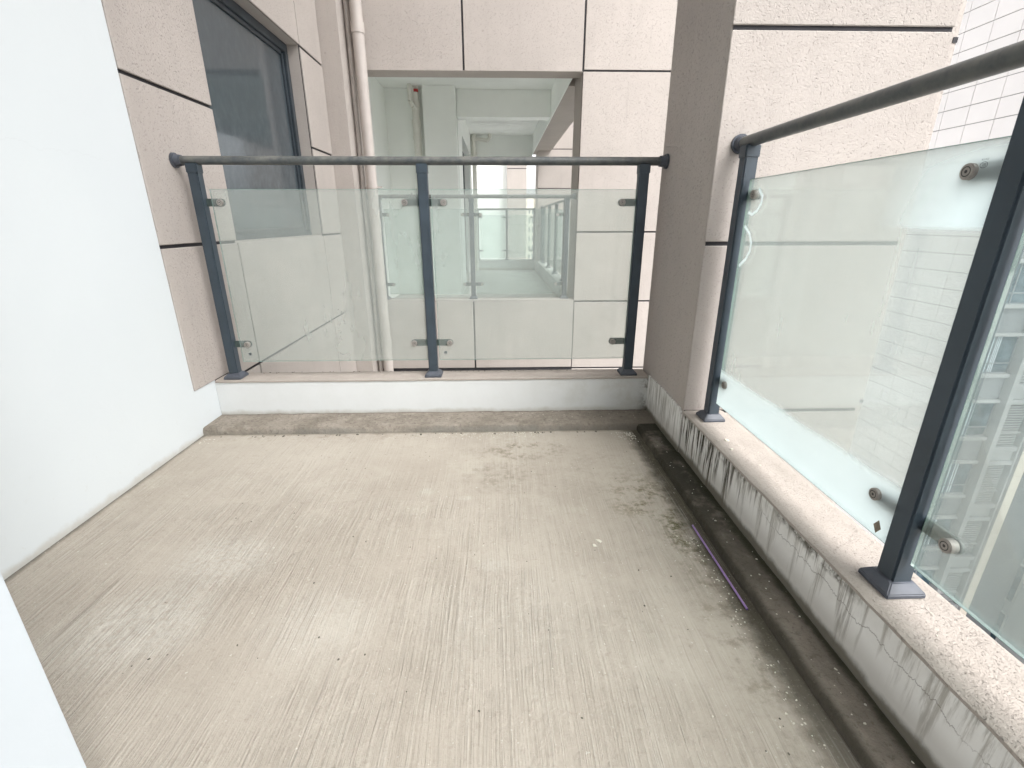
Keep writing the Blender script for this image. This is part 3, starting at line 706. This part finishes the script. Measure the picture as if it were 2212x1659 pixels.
t = thing('drain_stack', 'small far drain pipe with a trap under the ceiling of the next balcony', 'pipe', (-.52, 11.9, 0))
X, Y = -.52, 11.88
part('pipe', MB().cyl((X,Y,0),(X,Y,3.01), .05, n=14), MT['pipe_white'], t, smooth=True)
part('trap', MB().path([(X,Y,2.93),(X+.15,Y-.05,2.90),(X+.30,Y-.05,2.88),(X+.36,Y-.05,2.93),(X+.36,Y-.05,3.01)], .04), MT['pipe_white'], t, smooth=True)
for z in (2.93, 2.6): part('coupling', MB().cyl((X,Y,z-.05),(X,Y,z+.05), .062, n=14), MT['pipe_white'], t)

# third unit beyond, and a distant tower in the slot
tw = thing('far_facing_wall', 'far pink and white wall beyond the end of the next balcony', 'wall', (0, 15, 0))
part('wall_body', MB().box(-3, .29, 15.2, 15.4, -6, 6), MT['white_inner'], tw)
part('wall_body', MB().box(.29, .864, 15.012, 15.5, -6, 6), MT['plaster'], tw)
part('joint_backing', MB().box(.30, .86, 15.009, 15.0115, -6, 6), MT['joint'], tw)
for a, c in zip(ZJ[:-1], ZJ[1:]): part('panel', MB().box(.29, .866, 15.0, 15.0085, a+.045, c+.025), MT['plaster'], tw)
twr = thing('distant_tower', 'distant cream apartment tower showing in the narrow gap', 'building', (11, 170, -62))
part('tower_body', MB().box(4, 12.4, 170, 182, -62, 8.6).box(12.8, 22, 171.5, 182, -62, 8.4).box(12.4, 12.8, 173, 180, -62, 8), MT['b_cream'], twr)
b = MB(); bw = MB()
for i in range(22):
    z = 5.2-i*3
    for x in (5.4, 7.2, 10.6): b.box(x, x+.55, 169.93, 170.02, z-1.5, z)
    b.box(9.1, 9.3, 169.93, 170.02, z-2.2, z); b.box(13.3, 14.1, 171.43, 171.52, z-1.5, z); b.box(11.75, 12.3, 169.93, 170.02, z-1.7, z+.2); b.box(15, 16.2, 171.43, 171.52, z-1.5, z)
part('window_grid', b, MT['b_grey'], twr, kind='stuff')

# ------------------------------------------------------------------ the tall block opposite the side railing
bl = thing('apartment_block', 'tall pale apartment block with grey windows and louvres beyond the side railing', 'building', (22, 18.4, -62))
XT, YG = 19.2, 18.4
ST = 2.955
sills = [-2.05 + ST*i for i in range(-8, 3)]
part('block_body', MB().box(XT+.03, 33.9, YG+.25, 34, -62, 12), MT['b_grey'], bl)
# tiled flank: one panel per tile where the view reaches, plain wall beyond
PH, PW = .718, 1.21
part('flank_lining', MB().box(XT+.012, XT+.03, YG+.0, 33.9, -62, 11.9), MT['b_line'], bl)
tile = MB().box(XT-.02, XT+.012, -PW/2+.013, PW/2-.013, -PH/2+.017, PH/2-.017).mesh('tile_panel', (XT,0,0))
z0 = 1.15 + .38*XT
for r in range(-38, 6):
    for c in range(0, 4):
        o = link('tile_panel', tile, MT['b_tile'], bl, (XT-22, YG+PW*.72+c*PW-.0-18.4, z0+PH*(r-.5)+62))
# first narrow column of tiles at the corner
tile0 = MB().box(XT-.02, XT+.012, YG+.004, YG+PW*.22-.013, -PH/2+.017, PH/2-.017).mesh('tile_panel', (XT,YG,0))
for r in range(-38, 6): link('tile_panel', tile0, MT['b_tile'], bl, (XT-22, 0, z0+PH*(r-.5)+62))
part('flank_rest', MB().box(XT-.02, XT+.011, YG+PW*4.25, 33.9, -62, 11.8).box(XT-.02, XT+.011, YG+.004, YG+PW*4.2, -62, z0-38.55*PH), MT['b_tile'], bl)
# front bays
def sub_box(name, mb, mat, par): return part(name, mb, MT[mat], par)
slat1 = MB().box(0, 1.0, -.05, .02, -.028, .028).mesh('slat', (0,0,0))
def window(x0, x1, y, zs, zh, mull):
    fr = MB(); e = .05
    fr.box(x0, x1, y-.03, y+.03, zh-e, zh).box(x0, x1, y-.03, y+.03, zs, zs+e).box(x0, x0+e, y-.03, y+.03, zs+e, zh-e).box(x1-e, x1, y-.03, y+.03, zs+e, zh-e)
    for mx in mull: fr.box(mx-.03, mx+.03, y-.03, y+.03, zs+e, zh-e)
    fr.box(x0+e, x1-e, y-.028, y+.028, zs+.42, zs+.47)
    wo = sub_box('window', fr, 'b_frame', bl); sub_box('pane', MB().box(x0+e, x1-e, y+.002, y+.02, zs+e, zh-e), 'b_glass', wo)
    if random.random() < .6:
        cx = x0+random.uniform(.1, .5)*(x1-x0); cb = MB(); n = 8; wd = random.uniform(.5, .9)
        for i in range(n): cb.box(cx+wd*i/n, cx+wd*(i+.6)/n, y-.012, y-.006, zs+e+.01, zh-e-.01)
        sub_box('curtain', cb, 'b_curtain', wo)
WH = 1.64
LX0, LX1 = 21.95, 23.05
part('pier', MB().box(21.72, LX0, YG-.30, YG+.24, -62, 7.4).box(LX1, 23.14, YG-.30, YG+.24, -62, 7.4), MT['b_light'], bl, label='light grey louvre pier')
part('cream_pier_backing', MB().box(23.16, 23.55, YG-.395, YG+.24, -62, 7.45), MT['b_line'], bl)
cp = MB().box(0, .40, -.02, 0, -.388, .388).mesh('pier_panel')
for i in range(34): link('pier_panel', cp, MT['b_cream'], bl, (23.155-22, -.398, -22+i*.79+62))
part('corner_strip', MB().box(XT+.005, XT+.16, YG-.05, YG+.24, -62, 7.4), MT['b_light'], bl)
for s in sills:
    h = s+WH
    window(XT+.18, 21.70, YG+.12, s, h, (XT+1.55,))
    part('sill', MB().box(XT+.165, 21.70, YG-.07, YG+.24, s-.15, s-.004), MT['b_light'], bl)
    part('ledge', MB().box(XT+.165, 21.70, YG-.07, YG+.24, h+.004, h+.13), MT['b_light'], bl)
    part('spandrel', MB().box(XT+.165, 21.70, YG+.06, YG+.24, h+.135, s+ST-.155), MT['b_grey'], bl)
    lv = part('louvre', MB().box(LX0, LX1, YG-.02, YG+.20, s-.40, h), MT['b_grey'], bl)
    for i in range(17):
        z = h-.07-i*(h-s+.36)/17
        o = link('slat', slat1, MT['b_light'], lv, (LX0+.05-22, -.03, z+62))
    part('louvre_frame', MB().box(LX0, LX1, YG-.26, YG-.021, s-.62, s-.41).box(LX0, LX1, YG-.26, YG-.021, h+.01, h+.2).box(LX0, LX1, YG-.15, YG-.021, h+.21, s+ST-.63).box(LX0, LX1, YG-.15, YG-.06, s+.22, s+.27), MT['b_light'], bl)
# second bay, set back, and its return flank
Y2, XK = 19.1, 26.25
slat2 = MB().box(0, 1.35, -.05, .02, -.028, .028).mesh('slat', (0,0,0))
part('bay_wall', MB().box(23.56, XK, Y2+.05, Y2+.2, -62, 7.3), MT['b_grey'], bl)
part('return_wall', MB().box(XK, XK+.3, 9.5, Y2+.19, -62, 7.2), MT['b_light'], bl)
for i in range(-8, 3):
    s = 1.15-.632*19.1+.0 + ST*(i+5); h = s+1.62
    window(23.75, XK-.1, Y2-.02, s, h, (24.7, 25.4))
    part('sill', MB().box(23.58, XK-.02, Y2-.10, Y2+.04, s-.12, s-.004), MT['b_light'], bl)
    lv = part('louvre', MB().box(23.9, XK-.3, Y2-.02, Y2+.045, s-1.0, s-.2), MT['b_grey'], bl)
    for q in range(7): link('slat', slat2, MT['b_light'], lv, (24.3-22, Y2-.045-18.4, s-.27-q*.105+62)); 
    for q in range(7): link('slat', slat2, MT['b_light'], lv, (23.93-22, Y2-.045-18.4, s-.27-q*.105+62)).scale = (.22, 1, 1)
    part('ledge', MB().box(23.58, XK-.02, Y2-.12, Y2+.04, h+.004, h+.13), MT['b_light'], bl)
    # narrow windows on the return flank
    zb = -.706*XK+1.15 + ST*(i+5)
    fo = MB(); y0, y1 = XK/1.43, XK/1.376
    fo.box(XK-.06, XK-.002, y1, y1+.06, zb, zb+2.1).box(XK-.06, XK-.002, y0-.06, y0, zb, zb+2.1).box(XK-.07, XK-.002, y0-.06, y1+.06, zb-.12, zb-.003).box(XK-.06, XK-.002, y0-.06, y1+.06, zb+2.103, zb+2.16)
    wn = part('window', fo, MT['b_light'], bl); part('pane', MB().box(XK-.02, XK-.003, y0, y1, zb, zb+2.1), MT['b_glass'], wn)

# ------------------------------------------------------------------ small things on the floor
sk = thing('purple_stick', 'thin purple plastic stick lying along the mossy kerb', 'stick', (.765, 1.34, 0))
part('shaft', MB().cyl((.762,1.557,.0072),(.7655,1.131,.0062), .0035, n=12), MT['purple'], sk, smooth=True)
part('open_end', MB().cyl((.7655,1.1308,.0062),(.7655,1.1302,.0062), .0034, n=12), MT['purple_dark'], sk)
def chip_mesh(r, seed):
    rnd = random.Random(seed); n = rnd.randint(5, 7); b = MB(); P1 = []
    for i in range(n):
        t_ = 2*math.pi*i/n+rnd.uniform(-.3,.3); q = r*rnd.uniform(.55,1.1); P1.append((q*math.cos(t_)*1.35, q*math.sin(t_)))
    h = r*rnd.uniform(.2,.45)
    b.v = [(x,y,0) for x, y in P1] + [(x*.8,y*.8,h*rnd.uniform(.7,1.1)) for x, y in P1]
    b.f = [tuple(reversed(range(n))), tuple(range(n,2*n))] + [(i,(i+1)%n,n+(i+1)%n,n+i) for i in range(n)]
    return b
for (x, y, z, r, lab, mt) in ((.372,1.48,.0005,.012,'largest pale chip lying alone on the open concrete floor','chip_white'), (.350,1.455,.0005,.009,'small pale chip next to the largest chip on the floor','chip_white'),
      (.972,1.793,ZP,.013,'pale flake on the side parapet coping, nearest the corner column','chip_white'), (.952,1.709,ZP,.011,'pale flake on the side parapet coping, second from the corner column','chip_white'),
      (.801,.925,.036,.006,'black pebble on the mossy kerb','chip_dark')):
    o = solid('paint_chip' if mt == 'chip_white' else 'pebble', chip_mesh(r, int(x*1000)), MT[mt], lab, 'chip' if mt == 'chip_white' else 'pebble'); o.location = (x, y, z); o.rotation_euler = (.05, .06, x*40)
deb = MB(); dk = MB()
def scatter(mb, n, fx, r0, r1, z=.001):
    for i in range(n):
        x, y = fx(); b0 = len(mb.v); c = chip_mesh(random.uniform(r0, r1), random.random()); a = random.uniform(0, 6.3); ca, sa = math.cos(a), math.sin(a)
        zz = z(x, y) if callable(z) else z
        mb.v += [(x+vx*ca-vy*sa, y+vx*sa+vy*ca, zz+vz) for vx, vy, vz in c.v]; mb.f += [tuple(b0+i_ for i_ in q) for q in c.f]
g_ = random.gauss; u_ = random.uniform
scatter(deb, 150, lambda: (u_(-.35,.25), 2.462-abs(g_(0,.03))), .0016, .004)
scatter(deb, 90, lambda: (.765-abs(g_(0,.05)), 2.44-abs(g_(0,.06))), .0018, .0045)
scatter(deb, 120, lambda: (.75-abs(g_(0,.035)), .5+1.0*random.random()**.6), .001, .0034)
scatter(deb, 45, lambda: (u_(-.9,.7), u_(.75,2.4)), .0012, .0034)
scatter(deb, 30, lambda: (u_(-.2,.85), u_(2.53,2.67)), .0014, .0035, .044)
scatter(deb, 40, lambda: (u_(.82,.90), u_(.4,2.3)), .0015, .004, .036)
scatter(deb, 10, lambda: (u_(.93,1.08), u_(.5,1.9)), .002, .005, ZP+.001)
scatter(deb, 14, lambda: (-1.66+abs(g_(0,.03)), 2.44-abs(g_(0,.05))), .002, .006)
scatter(dk, 90, lambda: (u_(-1.2,.7), u_(.7,2.42)), .0014, .0036)
scatter(dk, 60, lambda: (u_(-1.5,.8), 2.81+u_(0,.025)), .0018, .0055, ZP+.0005)
scatter(dk, 40, lambda: (u_(-1.6,.7), 2.462-abs(g_(0,.01))), .003, .008)
scatter(dk, 24, lambda: (u_(-1.3,.85), u_(2.5,2.67)), .0015, .004, .044)
o = link('debris', deb.mesh('debris'), MT['chip_white']); tag(o, 'scattered pale paint flakes and grit along the kerbs', None, kind='stuff')
o = link('debris', dk.mesh('debris'), MT['chip_dark']); tag(o, 'scattered dark crumbs of dirt on floor and coping', None, kind='stuff')
